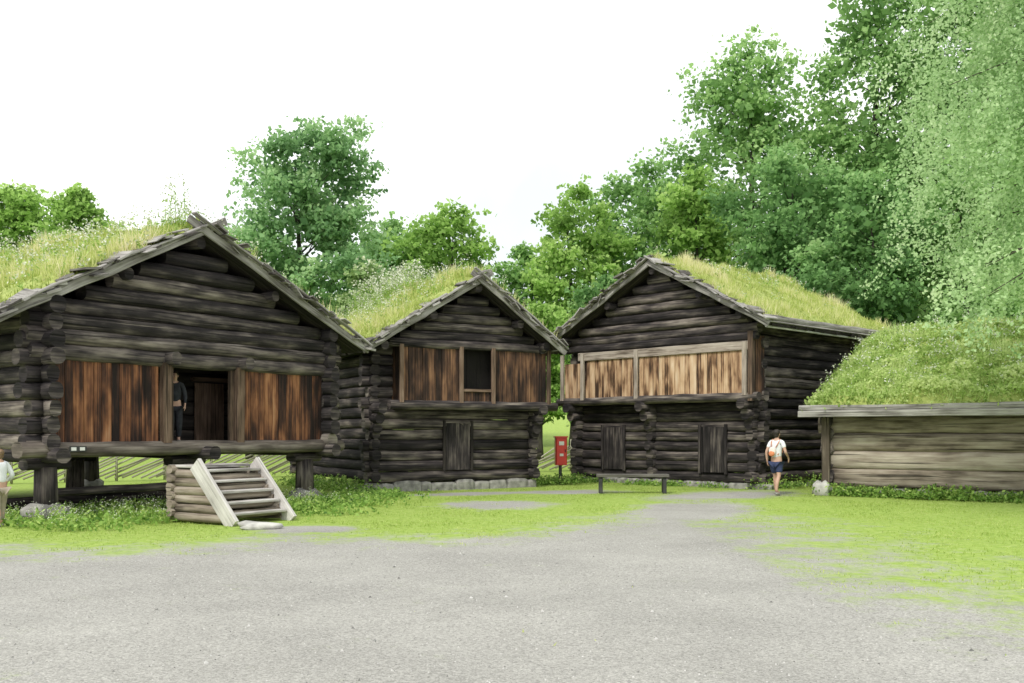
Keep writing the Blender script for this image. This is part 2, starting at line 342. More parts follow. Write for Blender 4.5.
keep = (lw+nv*.5+rng.normal(0, .13, n) > .66) & (np.abs(X) < Y*.56+.3); X, Y, nv = X[keep], Y[keep], nv[keep]
V = blade_verts(np.stack([X, Y, np.full(len(X), -.005)], 1), rng.uniform(.012, .045, len(X)), .009, .9)
tag(np_mesh('grass', V, 3, M['lawn'], np.clip(.5+nv*.5+rng.normal(0, .18, len(X)), 0, 1)), 'short bright green lawn grass between gravel and houses', 'grass', kind='stuff')
n = 5200; X = rng.uniform(-5.5, 5.5, n); Y = 5.8+9*rng.uniform(0, 1, n)**1.4
keep = (lawn(X, Y) < .3) & (np.abs(X) < Y*.55); X, Y = X[keep], Y[keep]; s = rng.uniform(.004, .011, len(X))*(1+(rng.uniform(0, 1, len(X)) > .97)*1.2)
a = rng.uniform(0, 6.28, len(X))
gzv = np.array([.025*noise.noise((x*.6, y*.6, 0)) for x, y in zip(X, Y)])
top_ = np.stack([X, Y, gzv+s*.9], 1)
ring = [np.stack([X+np.cos(a+k*2.09)*s*rng.uniform(.8, 1.5, len(X)), Y+np.sin(a+k*2.09)*s*rng.uniform(.8, 1.4, len(X)), gzv-s*.2], 1) for k in range(3)]
V = np.stack([ring[0], ring[1], top_, ring[1], ring[2], top_, ring[2], ring[0], top_], 1).reshape(-1, 3)
M['pebble'] = leafmat('pebble', [(0, (.14, .14, .13)), (.5, (.36, .355, .34)), (1, (.58, .57, .55))], 0)
tag(np_mesh('pebbles', V, 3, M['pebble'], np.repeat(rng.uniform(0, 1, len(X)), 3)), 'loose small stones scattered on the gravel in the foreground', 'pebbles', kind='stuff')

# ------------------------------------------------------------ building helpers
def logwall(mb, axis_, fixed, a, b, z0, z1, n, ext=.28, rw=.135, off=0, openings=(), tone=None, back=None, sq=2.3):
    h = (z1-z0)/n
    for i in range(n):
        z = z0+h*(i+.5)+off*h
        e0 = ext+rnd.uniform(-.12, .10); e1 = (ext if back is None else back)+rnd.uniform(-.12, .10)
        tn = rnd.uniform(-.15, .17) if tone is None else tone
        p, q = a-e0, b+e1
        f = fixed+rnd.uniform(-.022, .022)
        A, B = ((p, f, z), (q, f, z)) if axis_ == 'x' else ((f, p, z), (f, q, z))
        mb.log(A, B, rw*rnd.uniform(.88, 1.15), h*.512, jit=.011, tone=tn, sq=sq)
def roofline(R, x):
    xl, zl, xm, zm, xr, zr = R
    return zl+(zm-zl)*(x-xl)/(xm-xl) if x < xm else zr+(zm-zr)*(xr-x)/(xr-xm)
def gable(mb, R, y, z0, h, rw=.15, drop=.26, lo=-99, hi=99, ext=.1, tone=None):
    xl, zl, xm, zm, xr, zr = R; z = z0+h/2
    while z+h/2 < zm-drop-.05:
        t = z+h*.35+drop
        a = xl+(t-zl)/(zm-zl)*(xm-xl); b = xr-(t-zr)/(zm-zr)*(xr-xm)
        a = max(a, lo)-rnd.uniform(0, .05); b = min(b, hi)+rnd.uniform(0, .05)
        if b-a > .25: mb.log((a, y+rnd.uniform(-.03, .03), z), (b, y+rnd.uniform(-.03, .03), z), rw*rnd.uniform(.9, 1.15), h*.512, jit=.012, tone=rnd.uniform(-.17, .15))
        z += h
def boards(mb, x0, x1, y, z0, z1, wd=.17, th=.03, gap=.008, jit=.008, tn=0):
    x = x0
    while x < x1-.03:
        ww = min(wd*rnd.uniform(.8, 1.35), x1-x)
        if x1-x-ww < .06: ww = x1-x
        yy = y+rnd.uniform(-jit, jit)
        mb.beam((x+ww/2, yy, z0+rnd.uniform(-.015, .0)), (x+ww/2, yy, z1), ww-gap, th, up=(0, 1, 0), tone=tn+rnd.uniform(-.12, .14), c=.005)
        x += ww
def roof(par, R, y0, y1, purl, gmat, dens=430, gh=(.06, .22), overapex=.45, rakes=True, rnd_end=.16, bulge=.20):
    xl, zl, xm, zm, xr, zr = R
    mb = MB(); T = .07
    for (xa, za, xb, zb) in ((xl, zl, xm, zm), (xr, zr, xm, zm)):
        y = y0
        while y < y1:
            ww = min(rnd.uniform(.16, .26), y1-y+.01); k = rnd.uniform(0, .07); sgn = -1 if xa < xb else 1
            mb.beam((xa+sgn*k, y+ww/2, za-.16-k*.5), (xb, y+ww/2, zb-.16), ww-.004, T, tone=rnd.uniform(-.1, .1)); y += ww
    rf = mb.build('roof', M['logdark'], par)
    seed = rnd.uniform(0, 50); V = []; Fc = []; nv_ = 34; nu_ = max(8, int((y1-y0)/.2))
    def top(s, v, side):
        xa, za = (xl, zl) if side == 0 else (xr, zr)
        x = xa+(xm-xa)*s; z = za+(zm-za)*s; y = y0+(y1-y0)*v
        f = min(1, min((y-y0), (y1-y))/rnd_end); f = f*(2-f); f2 = min(1, s*abs(xm-xa)*1.1/.16); f2 = f2*(2-f2); f = min(f, f2)
        bz = -.12+f*(bulge+.12*noise.noise((x*.9+seed, y*.9, z))+.06*noise.noise((x*2.3+seed, y*2.3, z)))+.03*noise.noise((x*5, y*5, seed))*f
        if s > .9: bz += .04
        return (x, y, z+bz)
    for side in (0, 1):
        b0 = len(V)
        for i in range(nu_+1):
            for j in range(nv_+1): V.append(top(j/nv_, i/nu_, side))
        for i in range(nu_):
            for j in range(nv_):
                a = b0+i*(nv_+1)+j; q = (a, a+nv_+1, a+nv_+2, a+1); Fc.append(q if side == 1 else q[::-1])
    me = bpy.data.meshes.new('turf'); me.from_pydata(V, [], Fc); me.materials.append(M['turf']); me.polygons.foreach_set('use_smooth', np.ones(len(Fc), bool))
    o = bpy.data.objects.new('turf', me); C.objects.link(o); o.parent = rf
    P = []
    for side in (0, 1):
        wl = math.hypot(xm-(xl if side == 0 else xr), zm-zl); n = int(dens*wl*(y1-y0))
        ss = rng.uniform(.01, 1, n); vv = rng.uniform(0.004, .996, n)
        for s_, v_ in zip(ss, vv): P.append(top(s_, v_, side))
    for i in range(int(260*(y1-y0))): P.append(top(rnd.uniform(.94, 1), rnd.random(), i % 2))
    P = np.array(P); nz_ = np.array([noise.noise((p[0]*.8, p[1]*.8, seed))+.6*noise.noise((p[0]*3, p[1]*3, seed)) for p in P])
    hh = rng.uniform(gh[0], gh[1], len(P))*np.clip(1+nz_*1.5, .25, 2.8); tn = np.clip(.52+nz_*.7+rng.normal(0, .2, len(P)), 0, 1)
    o = np_mesh('roof_grass', blade_verts(P-np.array([0, 0, .02]), hh, .015, .75), 3, gmat, tn, rf); o['kind'] = 'stuff'
    if rakes:
        for (xa, za, sg) in ((xl, zl, 1), (xr, zr, -1)):
            dx, dz = xm-xa, zm-za; L_ = math.hypot(dx, dz); ux, uz = dx/L_, dz/L_; px_, pz = -uz*sg, ux*sg
            if pz < 0: px_, pz = -px_, -pz
            for yy, sgy, full in ((y0, -1, True), (y1, 1, False)):
                mb = MB(); k = overapex if sg == 1 else overapex*.75
                if not full: k = .05
                yo = yy+sgy*(.03 if sg == 1 else .075)
                mb.beam((xa-ux*.14, yo, za-uz*.14-.12), (xm+ux*k, yo, zm+uz*k-.12), .045, .17, seg=9, jit=.018, tone=rnd.uniform(-.05, .05))
                if full:
                    nb_ = 3
                    for q in range(nb_):
                        f0 = q/nb_*L_-.1; f1 = (q+1)/nb_*L_+.12+(overapex*.5 if q == nb_-1 and sg == -1 else 0); l_ = .12+rnd.uniform(-.03, .03); yq = yo-.05-.012*q
                        mb.beam((xa+ux*f0+px_*l_, yq, za+uz*f0+pz*l_-.12), (xa+ux*f1+px_*l_, yq, za+uz*f1+pz*(l_+.03)-.12), .13, .045, seg=4, jit=.015, tone=rnd.uniform(-.06, .16))
                    q = -.15
                    while q < L_-.05:
                        ww = rnd.uniform(.07, .42); th = rnd.uniform(.015, .055); lift = rnd.uniform(-.02, .14); out = rnd.uniform(.02, .30)
                        c = Vector((xa+ux*(q+ww/2)+px_*lift, 0, za+uz*(q+ww/2)+pz*lift-.05)); tl = rnd.gauss(0, .18)
                        mb.beam((c.x, yy-out-.04, c.z+rnd.uniform(-.09, .03)), (c.x, yy+.3, c.z), ww*.95, th, up=(px_+tl*ux, 0, pz+tl*uz), tone=rnd.uniform(-.2, .18), c=.006)
                        q += ww*rnd.uniform(.45, .95)
                mb.build('barge_board', M['barge'], rf)
    for (xa, za, sg) in ((xl, zl, 1), (xr, zr, -1)):
        mb = MB()
        mb.log((xa-sg*.02, y0-.12, za+.0), (xa-sg*.02, y1+.12, za+.0), .055, .085, jit=.012, tone=.0)
        mb.beam((xa+sg*.02, y0-.05, za-.11), (xa+sg*.02, y1+.05, za-.11), .22, .04, seg=5, jit=.01)
        mb.build('eave_board', M['barge'], rf)
    for x in purl:
        mb = MB(); z = roofline(R, x)-.34
        mb.log((x, y0+.06, z), (x, y1-.06, z), .11, .12, tone=-.05); mb.build('purlin', M['log'], rf)
    return rf, top

# ============================================================ BUILDING A
A = empty('log_storehouse', (-8.41, 18.0, 0), math.atan2(.826, .563), 'big dark log storehouse raised on posts, with a grassy turf roof, at the far left', 'log house')
W, D = 6.96, 9.0
RA = (-1.0, 3.72, 3.18, 5.84, 7.92, 3.78)
for (x, y) in ((.1, .15), (3.3, .35), (6.55, .2), (.1, 4.6), (3.5, 4.6), (6.6, 4.6), (.1, 8.8), (6.6, 8.8)):
    mb = MB(); mb.log((x, y, .22), (x, y, .98), .21, .21, jit=.015, up=(0, 1, 0), taper=.9)
    mb.log((x-.42, y, 1.03), (x+.42, y, 1.03), .17, .10, jit=.01)
    p = mb.build('post', M['log'], A)
    mb = MB(); mb.blob((x, y, .12), (.42, .38, .2)); mb.build('foundation_stone', M['stone'], p)
for x in (.05, 3.4, 6.9):
    mb = MB(); mb.log((x, -.5, 1.2), (x, D+.3, 1.2), .15, .14); mb.build('floor_beam', M['log'], A)
mb = MB()
mb.log((-.55, -.06, 1.30), (W+.5, -.06, 1.30), .18, .145, tone=.05); mb.build('sill_log', M['sill'], A)
mb = MB()
mb.beam((3.48, .05, 1.36), (3.48, D-.05, 1.36), W-.2, .06); mb.build('floor', M['logdark'], A)
for nm, f in (('side_wall', 0.0), ('side_wall', W)):
    mb = MB(); logwall(mb, 'y', f, 0, D, 1.28, 4.05, 9, ext=.36, rw=.145, off=.0); mb.build(nm, M['log'], A)
mb = MB(); logwall(mb, 'x', D, 0, W, 1.35, 4.0, 9); gable(mb, RA, D, 4.0, .29); mb.build('back_wall', M['log'], A)
for a, b_, s_ in ((-.42, -.02, -1), (W-.12, W+.38, 1)):
    mb = MB()
    for i in range(9):
        z = 1.42+.308*i
        if z < 4.0:
            k = rnd.uniform(-.12, .14)
            mb.log((a-(k if s_ < 0 else 0), .02, z), (b_+(k if s_ > 0 else 0), .02, z), .15, .148, tone=rnd.uniform(-.15, .15))
    mb.build('corner_log_ends', M['log'], A)
for z, e, r, tn in ((3.07, .35, .18, .10), (3.36, .42, .165, .12), (3.64, .38, .15, -.04)):
    mb = MB(); mb.log((-e, -.03, z), (W+e, -.03, z), r, .15, tone=tn); mb.build('lintel_log', M['log'], A)
mb = MB(); gable(mb, RA, 0, 3.78, .30, rw=.165, ext=.15, tone=None, lo=-.4, hi=W+.4); mb.build('gable_logs', M['log'], A)
for x0, x1 in ((.0, 2.34), (4.46, 6.84)):
    mb = MB(); boards(mb, x0, x1, -.07, 1.42, 2.95, .19); pn = mb.build('board_panel', M['panelA'], A)
    mb = MB(); mb.beam(((x0+x1)/2, -.02, 1.5), ((x0+x1)/2, -.02, 2.9), x1-x0, .02, up=(0, 1, 0)); mb.build('panel_backing', M['logdark'], pn)
for x in (2.47, 4.33):
    mb = MB(); mb.beam((x, -.13, 1.40), (x, -.13, 3.0), .20, .15, up=(0, 1, 0), seg=6, jit=.008, tone=.02)
    mb.beam((x+(.16 if x < 3 else -.16), -.05, 1.42), (x+(.16 if x < 3 else -.16), -.05, 2.95), .11, .09, up=(0, 1, 0), tone=-.12)
    mb.build('door_post', M['postB'], A)
    mb = MB(); mb.log((x+.05, -.42, 3.08), (x+.05, .3, 3.08), .12, .13); mb.build('beam_end', M['log'], A)
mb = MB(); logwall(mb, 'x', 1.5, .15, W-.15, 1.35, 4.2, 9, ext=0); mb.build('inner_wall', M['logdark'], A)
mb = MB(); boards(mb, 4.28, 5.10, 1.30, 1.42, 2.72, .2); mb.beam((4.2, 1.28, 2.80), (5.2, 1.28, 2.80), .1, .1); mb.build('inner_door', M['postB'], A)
for (a, b_, r) in (((.2, .5, .50), (3.6, .5, .50), .08), ((-.2, 2.6, .16), (5.2, 2.6, .16), .13)):
    mb = MB(); mb.log(a, b_, r); mb.build('ground_beam', M['log'], A)
mb = MB(); mb.beam((.49, -.255, 1.26), (.49, -.255, 1.36), .34, .014, up=(0, 1, 0)); sg_ = mb.build('sign', M['darkmetal'], A)
for x in (.40, .57):
    mb = MB(); mb.beam((x, -.266, 1.28), (x, -.266, 1.34), .10, .006, up=(0, 1, 0)); mb.build('plate', M['white'], sg_)
rfA, topA = roof(A, RA, -.38, D+.4, (-.0, 1.5, 3.18, 5.2, 6.96), M['roofgrass'], gh=(.07, .28), dens=400, overapex=.62)
P = []
for i in range(560): P.append(topA(min(1, rnd.betavariate(2.4, 1.1)), rnd.random()**1.3, 0 if rnd.random() < .4 else 1))
stems(np.array(P), rng.uniform(.2, .62, len(P)), M['flower'], 'wild_flowers', rfA)
P = [topA(1-rnd.random()*.06, .04+rnd.random()*.05, 0) for i in range(14)]
stems(np.array(P), rng.uniform(.6, 1.05, len(P)), M['flower'], 'tall_wild_flowers', rfA)

# ============================================================ BUILDING B
B = empty('log_loft_house', (-3.78, 27.0, 0), math.atan2(.5, .866), 'small middle log house with closed gallery, one window opening and steep turf roof', 'log house')
W, D = 4.98, 6.4
RB = (-.55, 3.92, 2.77, 5.94, 5.42, 4.10)
def footing(par, W, D, zt):
    mb = MB(); x = -.2
    while x < W+.1:
        r = rnd.uniform(.25, .85); mb.slab(x, x+r, -.03, -.1, zt*rnd.uniform(.8, 1.1), .34); x += r+.01
    o = mb.build('stone_footing', M['stone'], par)
    mb = MB()
    for y in np.arange(.4, D, .6): mb.blob((-.0, y, .06), (.15, .34, .14), irr=.25); mb.blob((W, y, .06), (.15, .34, .14), irr=.25)
    mb.build('side_footing', M['stone'], par)
footing(B, W, D, .27)
mb = MB(); logwall(mb, 'x', 0, 0, W, .26, 4.0, 13, ext=.26); mb.build('front_wall', M['log'], B)
for x in (0, W):
    mb = MB(); logwall(mb, 'y', x, 0, D, .22, 3.95, 13, ext=.32, off=.25); mb.build('side_wall', M['log'], B)
mb = MB(); logwall(mb, 'x', D, 0, W, .28, 4.0, 13); gable(mb, RB, D, 4.0, .28); mb.build('back_wall', M['log'], B)
mb = MB(); gable(mb, RB, -.5, 4.12, .26, rw=.135, lo=-.2, hi=W+.3); mb.build('gable_logs', M['log'], B)
mb = MB(); boards(mb, 2.15, 2.90, -.15, .58, 1.88, .26, gap=.003, jit=.003); d = mb.build('door', M['log'], B)
for x in (2.09, 2.96):
    mb = MB(); mb.beam((x, -.16, .55), (x, -.16, 1.95), .08, .06, up=(0, 1, 0), tone=-.1); mb.build('door_jamb', M['logdark'], d)
for x in (0.0, W):
    mb = MB()
    for i, (z, l) in enumerate(((1.72, -.42), (2.0, -.58), (2.26, -.78))): mb.log((x, l, z), (x, .4, z), .13, .145)
    mb.build('bracket_logs', M['log'], B)
    mb = MB(); mb.log((x, -.72, 4.0), (x, .3, 4.0), .12, .13); mb.build('roof_bracket', M['log'], B)
mb = MB(); mb.log((.25, -.6, 2.36), (5.5, -.6, 2.36), .13, .13, tone=.05); mb.build('gallery_sill', M['log'], B)
mb = MB(); mb.log((.2, -.6, 4.02), (5.5, -.6, 4.02), .12, .12, tone=.05); mb.build('gallery_top_log', M['log'], B)
for (a, b_, zt) in ((.62, 2.30, 3.93), (3.43, 5.15, 3.93), (2.42, 3.31, 2.74)):
    mb = MB(); boards(mb, a, b_, -.62, 2.46, zt, .19); mb.build('board_panel', M['panelB'], B)
mb = MB(); mb.beam((2.4, -.66, 2.78), (3.34, -.66, 2.78), .06, .08, tone=.1); mb.build('window_sill', M['postB'], B)
mb = MB(); mb.beam((2.95, -.3, 2.45), (2.95, -.3, 3.95), 2.4, .03, up=(0, 1, 0), tone=-.6); mb.build('gallery_shade_sheet', M['logdark'], B)  # dark sheet behind the window opening, its colour stands in for gallery shade
for x in (.57, 2.36, 3.37, 5.2):
    mb = MB(); mb.beam((x, -.68, 2.42), (x, -.68, 3.98), .12, .08, up=(0, 1, 0), tone=.12 if x < 5 else -.1); mb.build('post', M['postB'], B)
mb = MB(); boards(mb, 0, .55, 0, 2.46, 3.93, .18)
for i, v in enumerate(mb.V): mb.V[i] = Vector((.57+v.y, -.6+v.x, v.z))
mb.build('gallery_end_boards', M['panelB'], B)
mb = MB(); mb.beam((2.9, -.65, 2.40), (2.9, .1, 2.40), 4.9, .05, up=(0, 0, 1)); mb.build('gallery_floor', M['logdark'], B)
mb = MB(); mb.beam((.02, -.36, 1.60), (.02, -.36, 1.72), .10, .012, up=(0, 1, 0)); mb.build('plate', M['white'], B)
rfB, topB = roof(B, RB, -1.0, D+.5, (0.0, 1.4, 2.77, 4.1, 4.98), M['roofgrass'], gh=(.07, .28), dens=400)
P = [topB(min(1, rnd.betavariate(2.2, 1.2)), rnd.random()**.7, 0 if rnd.random() < .6 else 1) for i in range(420)]
stems(np.array(P), rng.uniform(.2, .65, len(P)), M['flower'], 'wild_flowers', rfB)
P = [topB(1-rnd.random()*.25, .45+rnd.random()*.55, rnd.randint(0, 1)) for i in range(220)]
stems(np.array(P), rng.uniform(.5, 1.15, len(P)), M['flower'], 'tall_wild_flowers', rfB, hs=.07)

# ============================================================ BUILDING C
CH = empty('log_loft_house', (2.35, 33.41, 0), math.atan2(-.728, .686), 'tall log house with long tan board gallery and turf roof behind the bench', 'log house')
W, D = 6.75, 5.3
RC = (-.45, 4.72, 3.68, 6.84, 7.70, 4.74)
footing(CH, W, D, .17)
mb = MB(); logwall(mb, 'x', 0, 0, W, .16, 4.3, 14, ext=.28, rw=.145); mb.build('front_wall', M['log'], CH)
for x in (0, W):
    mb = MB(); logwall(mb, 'y', x, 0, D, .14, 4.66, 15, ext=.36, rw=.145, off=.2); mb.build('side_wall', M['log'], CH)
mb = MB(); logwall(mb, 'y', 3.08, -.0, D, .2, 2.4, 8, ext=.34, rw=.13, off=.2, back=0); mb.build('partition_log_ends', M['log'], CH)
mb = MB(); logwall(mb, 'x', D, 0, W, .2, 4.6, 15); gable(mb, RC, D, 4.6, .29); mb.build('back_wall', M['log'], CH)
mb = MB(); gable(mb, RC, -.5, 4.42, .285, rw=.15, lo=-.4, hi=W+.4); mb.build('gable_logs', M['log'], CH)
for (a, b_) in ((1.1, 1.9), (4.95, 5.75)):
    mb = MB(); boards(mb, a, b_, -.16, .45, 1.78, .27, gap=.003, jit=.003, tn=-.05); d = mb.build('door', M['log'], CH)
    for x in (a-.06, b_+.06):
        mb = MB(); mb.beam((x, -.17, .4), (x, -.17, 1.86), .09, .07, up=(0, 1, 0), tone=-.10); mb.build('door_jamb', M['log'], d)
for x in (0.0, 3.08, W):
    mb = MB()
    for (z, l) in ((1.85, -.40), (2.13, -.60), (2.42, -.82)): mb.log((x, l, z), (x, .4, z), .15, .15)
    mb.build('bracket_logs', M['log'], CH)
mb = MB(); mb.log((-.5, -.6, 2.62), (7.2, -.6, 2.62), .13, .13, tone=.14); mb.build('gallery_sill', M['log'], CH)
for (a, b_, zt) in ((-.2, .58, 3.86), (.72, 2.82, 3.93), (2.96, 6.72, 3.93)):
    mb = MB(); boards(mb, a, b_, -.62, 2.74, zt, .19); mb.build('board_panel', M['panelC'], CH)
mb = MB(); mb.beam((.45, -.64, 4.06), (6.95, -.64, 4.06), .12, .26, seg=7, jit=.006, tone=.0); mb.build('gallery_rail', M['beamC'], CH)
mb = MB(); mb.log((-.45, -.58, 4.32), (7.15, -.58, 4.32), .12, .12, tone=-.1); mb.build('gallery_top_log', M['log'], CH)
for x in (-.25, .65, 2.89, 6.80):
    mb = MB(); mb.beam((x, -.70, 2.66), (x, -.70, 4.16), .14, .08, up=(0, 1, 0), tone=.05); mb.build('post', M['beamC'], CH)
mb = MB(); mb.beam((6.98, -.64, 2.5), (6.98, -.64, 4.45), .16, .14, up=(0, 1, 0), tone=-.1); mb.build('corner_post', M['postB'], CH)
mb = MB(); boards(mb, 0, .6, 0, 2.7, 4.35, .15)
for i, v in enumerate(mb.V): mb.V[i] = Vector((6.96+v.y, -.56+v.x, v.z))
mb.build('gallery_end_boards', M['panelB'], CH)
mb = MB(); mb.beam((3.35, -.6, 2.66), (3.35, .1, 2.66), 7.0, .05); mb.build('gallery_floor', M['logdark'], CH)
rfC, topC = roof(CH, RC, -1.0, D+1.5, (0.0, 1.9, 3.68, 5.4, 6.75), M['roofgrass'], dens=400, gh=(.06, .22), overapex=.05)
mb = MB(); mb.tube([(7.62, -.9, 4.52), (7.62, D+.5, 4.50)], [.035, .035], 8); mb.build('eave_pipe', M['pipe'], rfC)
P = [topC(min(1, rnd.betavariate(3, 1.0)), rnd.random(), 0 if rnd.random() < .5 else 1) for i in range(110)]
stems(np.array(P), rng.uniform(.15, .4, len(P)), M['flower'], 'wild_flowers', rfC)

# ============================================================ BUILDING D (low shed, right)
DH = empty('low_log_shed', (8.28, 26.0, 0), math.atan2(-.6, .8), 'low grey log shed with a deep green turf roof at the right', 'shed')
LD, D = 8.6, 8.6
mb = MB(); logwall(mb, 'x', 0, 0, LD, .24, 2.04, 4, ext=.22, rw=.15, tone=None, sq=3.6); mb.build('front_wall', M['loggrey'], DH)
mb = MB(); logwall(mb, 'x', D, 0, LD, .28, 2.0, 5, ext=.22, rw=.15); mb.build('back_wall', M['loggrey'], DH)
for x in (0, LD):
    mb = MB(); logwall(mb, 'y', x, 0, D, .2, 2.0, 5, ext=.22, rw=.15, off=.3)
    for i in range(6):
        z = 2.2+i*.32; k = (z-2.0)/.50+.25
        if D-2*k > .5: mb.log((x, k, z), (x, D-k, z), .14, .17)
    mb.build('side_wall', M['log'], DH)
mb = MB(); mb.beam((-.02, -.28, .25), (-.02, -.28, 2.0), .2, .12, up=(0, 1, 0), tone=-.25); mb.build('corner_post', M['loggrey'], DH)
mb = MB(); mb.blob((-.1, -.35, .16), (.26, .22, .24), irr=.3); mb.build('foundation_stone', M['stonel'], DH)
mb = MB()
for x in np.arange(.6, LD, .6): mb.blob((x, -.02, .1), (.36, .18, .14))
mb.build('stone_footing', M['stone'], DH)
RD = (-(D+.7), 2.25, -4.35, 4.38, .75, 2.22)
def roofD():
    before = set(o.name for o in C.objects)
    holder = empty('holder', (0, 0, 0))
    rf, top = roof(holder, RD, -.42, LD+.4, (), M['roofgreen'], dens=330, gh=(.06, .24), rakes=False, rnd_end=1.0, bulge=.34)
    P = np.array([top(rnd.random(), rnd.random(), 1) for i in range(17000)])
    nz_ = np.array([noise.noise((p[0]*1.2, p[1]*1.2, 5.))+.5*noise.noise((p[0]*3.2, p[1]*3.2, 5.)) for p in P])
    Q = np.repeat(P, 2, 0)+rng.normal(size=(len(P)*2, 3))*np.array([.06, .06, .04])+np.array([0, 0, .08]); Q[:, 2] += np.repeat(nz_, 2)*.22
    o = np_mesh('roof_herbs', leaf_verts(Q, rng.uniform(.05, .12, len(Q)), .9, .36), 4, M['roofgreen'], np.clip(.5+np.repeat(nz_, 2)*.8+rng.normal(0, .17, len(Q)), 0, 1), rf); o['kind'] = 'stuff'
    for o in [o for o in C.objects if o.name not in before and o.type == 'MESH']:
        n_ = len(o.data.vertices); co = np.empty(n_*3, np.float32); o.data.vertices.foreach_get('co', co); co = co.reshape(-1, 3)
        new = np.stack([co[:, 1], -co[:, 0], co[:, 2]], 1); o.data.vertices.foreach_set('co', new.ravel()); o.data.update()
    bpy.data.objects.remove(holder); rf.parent = DH
    return rf, top
rfD, topD = roofD()
mb = MB(); mb.beam((-.55, -.82, 2.08), (LD+.5, -.82, 2.08), .06, .16, seg=8, jit=.008, tone=.0); mb.build('eave_plank', M['barge'], rfD)
P = []
for i in range(2600):
    x, y, z = topD(rnd.uniform(.0, 1), rnd.uniform(.0, .12)**1.2, 1); P.append((x, y, z-rnd.uniform(0, .15)))
P = np.array(P); P = np.stack([P[:, 1], -P[:, 0], P[:, 2]], 1)
o = np_mesh('edge_grass', blade_verts(P, rng.uniform(.12, .34, len(P)), .016, .9), 3, M['roofgreen'], rng.uniform(.2, .9, len(P)), rfD); o['kind'] = 'stuff'
P = np.array([topD(rnd.random()**.8, rnd.random(), 1) for i in range(300)]); P = np.stack([P[:, 1], -P[:, 0], P[:, 2]], 1)
stems(P, rng.uniform(.2, .5, len(P)), M['flower'], 'wild_flowers', rfD)

# ============================================================ stairs
ST = empty('wooden_stairs', (-4.82, 17.2, 0), math.atan2(.826, .563), 'short open stairs with pale plank sides on a stack of logs', 'stairs')
mb = MB()
for i in range(6):
    z = .10+.155*i; y0_ = .10+i*.13
    for x in (.02, 1.28): mb.log((x, y0_+rnd.uniform(-.04, .04), z), (x, 1.70+rnd.uniform(-.05, .05), z), .085, .080)
    mb.log((-.12, 1.55, z+.07), (1.42, 1.55, z+.07), .085, .08)
    if i < 5: mb.log((-.02, y0_+.12, z+.07), (1.32, y0_+.12, z+.07), .07, .07)
mb.build('log_base', M['loggrey'], ST)
for x in (-.03, 1.30):
    mb = MB(); mb.beam((x, -.08, -.01), (x, .92, 1.05), .08, .30, up=(0, -.72, .69), tone=.10); mb.build('stringer', M['stair'], ST)
for i in range(5):
    z = .19+i*.185; y = .0+i*.175
    mb = MB(); mb.beam((.04, y+.10, z), (1.24, y+.10, z), .24, .05, tone=.0); mb.build('tread', M['stair'], ST)
mb = MB(); mb.beam((.65, .98, 1.0), (.65, 1.68, 1.0), 1.35, .05, tone=-.08); mb.build('landing', M['stair'], ST)
mb = MB(); mb.blob((0, 0, 0), (.40, .24, .09), irr=.25); sb = mb.build('stepping_stone', M['stonel']); sb.location = (-4.22, 16.7, .04)
tag(sb, 'flat pale stone slab at the foot of the stairs', 'stone')

# ============================================================ bench
BN = empty('bench', (3.2, 26.6, 0), math.radians(-3), 'long low backless bench standing on the grass edge', 'bench')
mb = MB()
for y in (-.165, .0, .165): mb.beam((-.95, y, .47), (.95, y, .47), .155, .075, tone=.0)
mb.build('seat', M['benchwood'], BN)
for x in (-.84, .84):
    mb = MB(); mb.beam((x, -.14, 0), (x, -.14, .43), .10, .10, up=(0, 1, 0)); mb.beam((x, .14, 0), (x, .14, .43), .10, .10, up=(0, 1, 0)); mb.beam((x, -.19, .405), (x, .19, .405), .09, .05); mb.beam((x, -.1, .12), (x, .1, .12), .06, .06)
    mb.build('leg', M['darkmetal'], BN)

# ============================================================ red hose cabinet
RCB = empty('fire_hose_cabinet', (1.52, 31.2, 0), math.radians(8), 'red fire hose cabinet on a post between the two log houses', 'cabinet')
mb = MB(); mb.beam((0, .08, 0), (0, .08, 1.0), .09, .09, up=(0, 1, 0)); mb.build('post', M['darkmetal'], RCB)
mb = MB(); mb.beam((0, 0, .60), (0, 0, 1.46), .36, .24, up=(0, 1, 0), c=.02); mb.beam((0, 0, 1.46), (0, 0, 1.50), .42, .30, up=(0, 1, 0)); mb.build('body', M['red'], RCB)
mb = MB(); mb.beam((0, -.13, .64), (0, -.13, 1.42), .31, .02, up=(0, 1, 0), c=.008); d = mb.build('door', M['red'], RCB)
for z0, z1, ww in ((1.22, 1.34, .16), (.88, .96, .12)):
    mb = MB(); mb.beam((0, -.147, z0), (0, -.147, z1), ww, .008, up=(0, 1, 0)); mb.build('plate', M['white'], d)
mb = MB(); mb.beam((.12, -.16, 1.0), (.12, -.16, 1.1), .02, .03, up=(0, 1, 0)); mb.build('handle', M['darkmetal'], d)

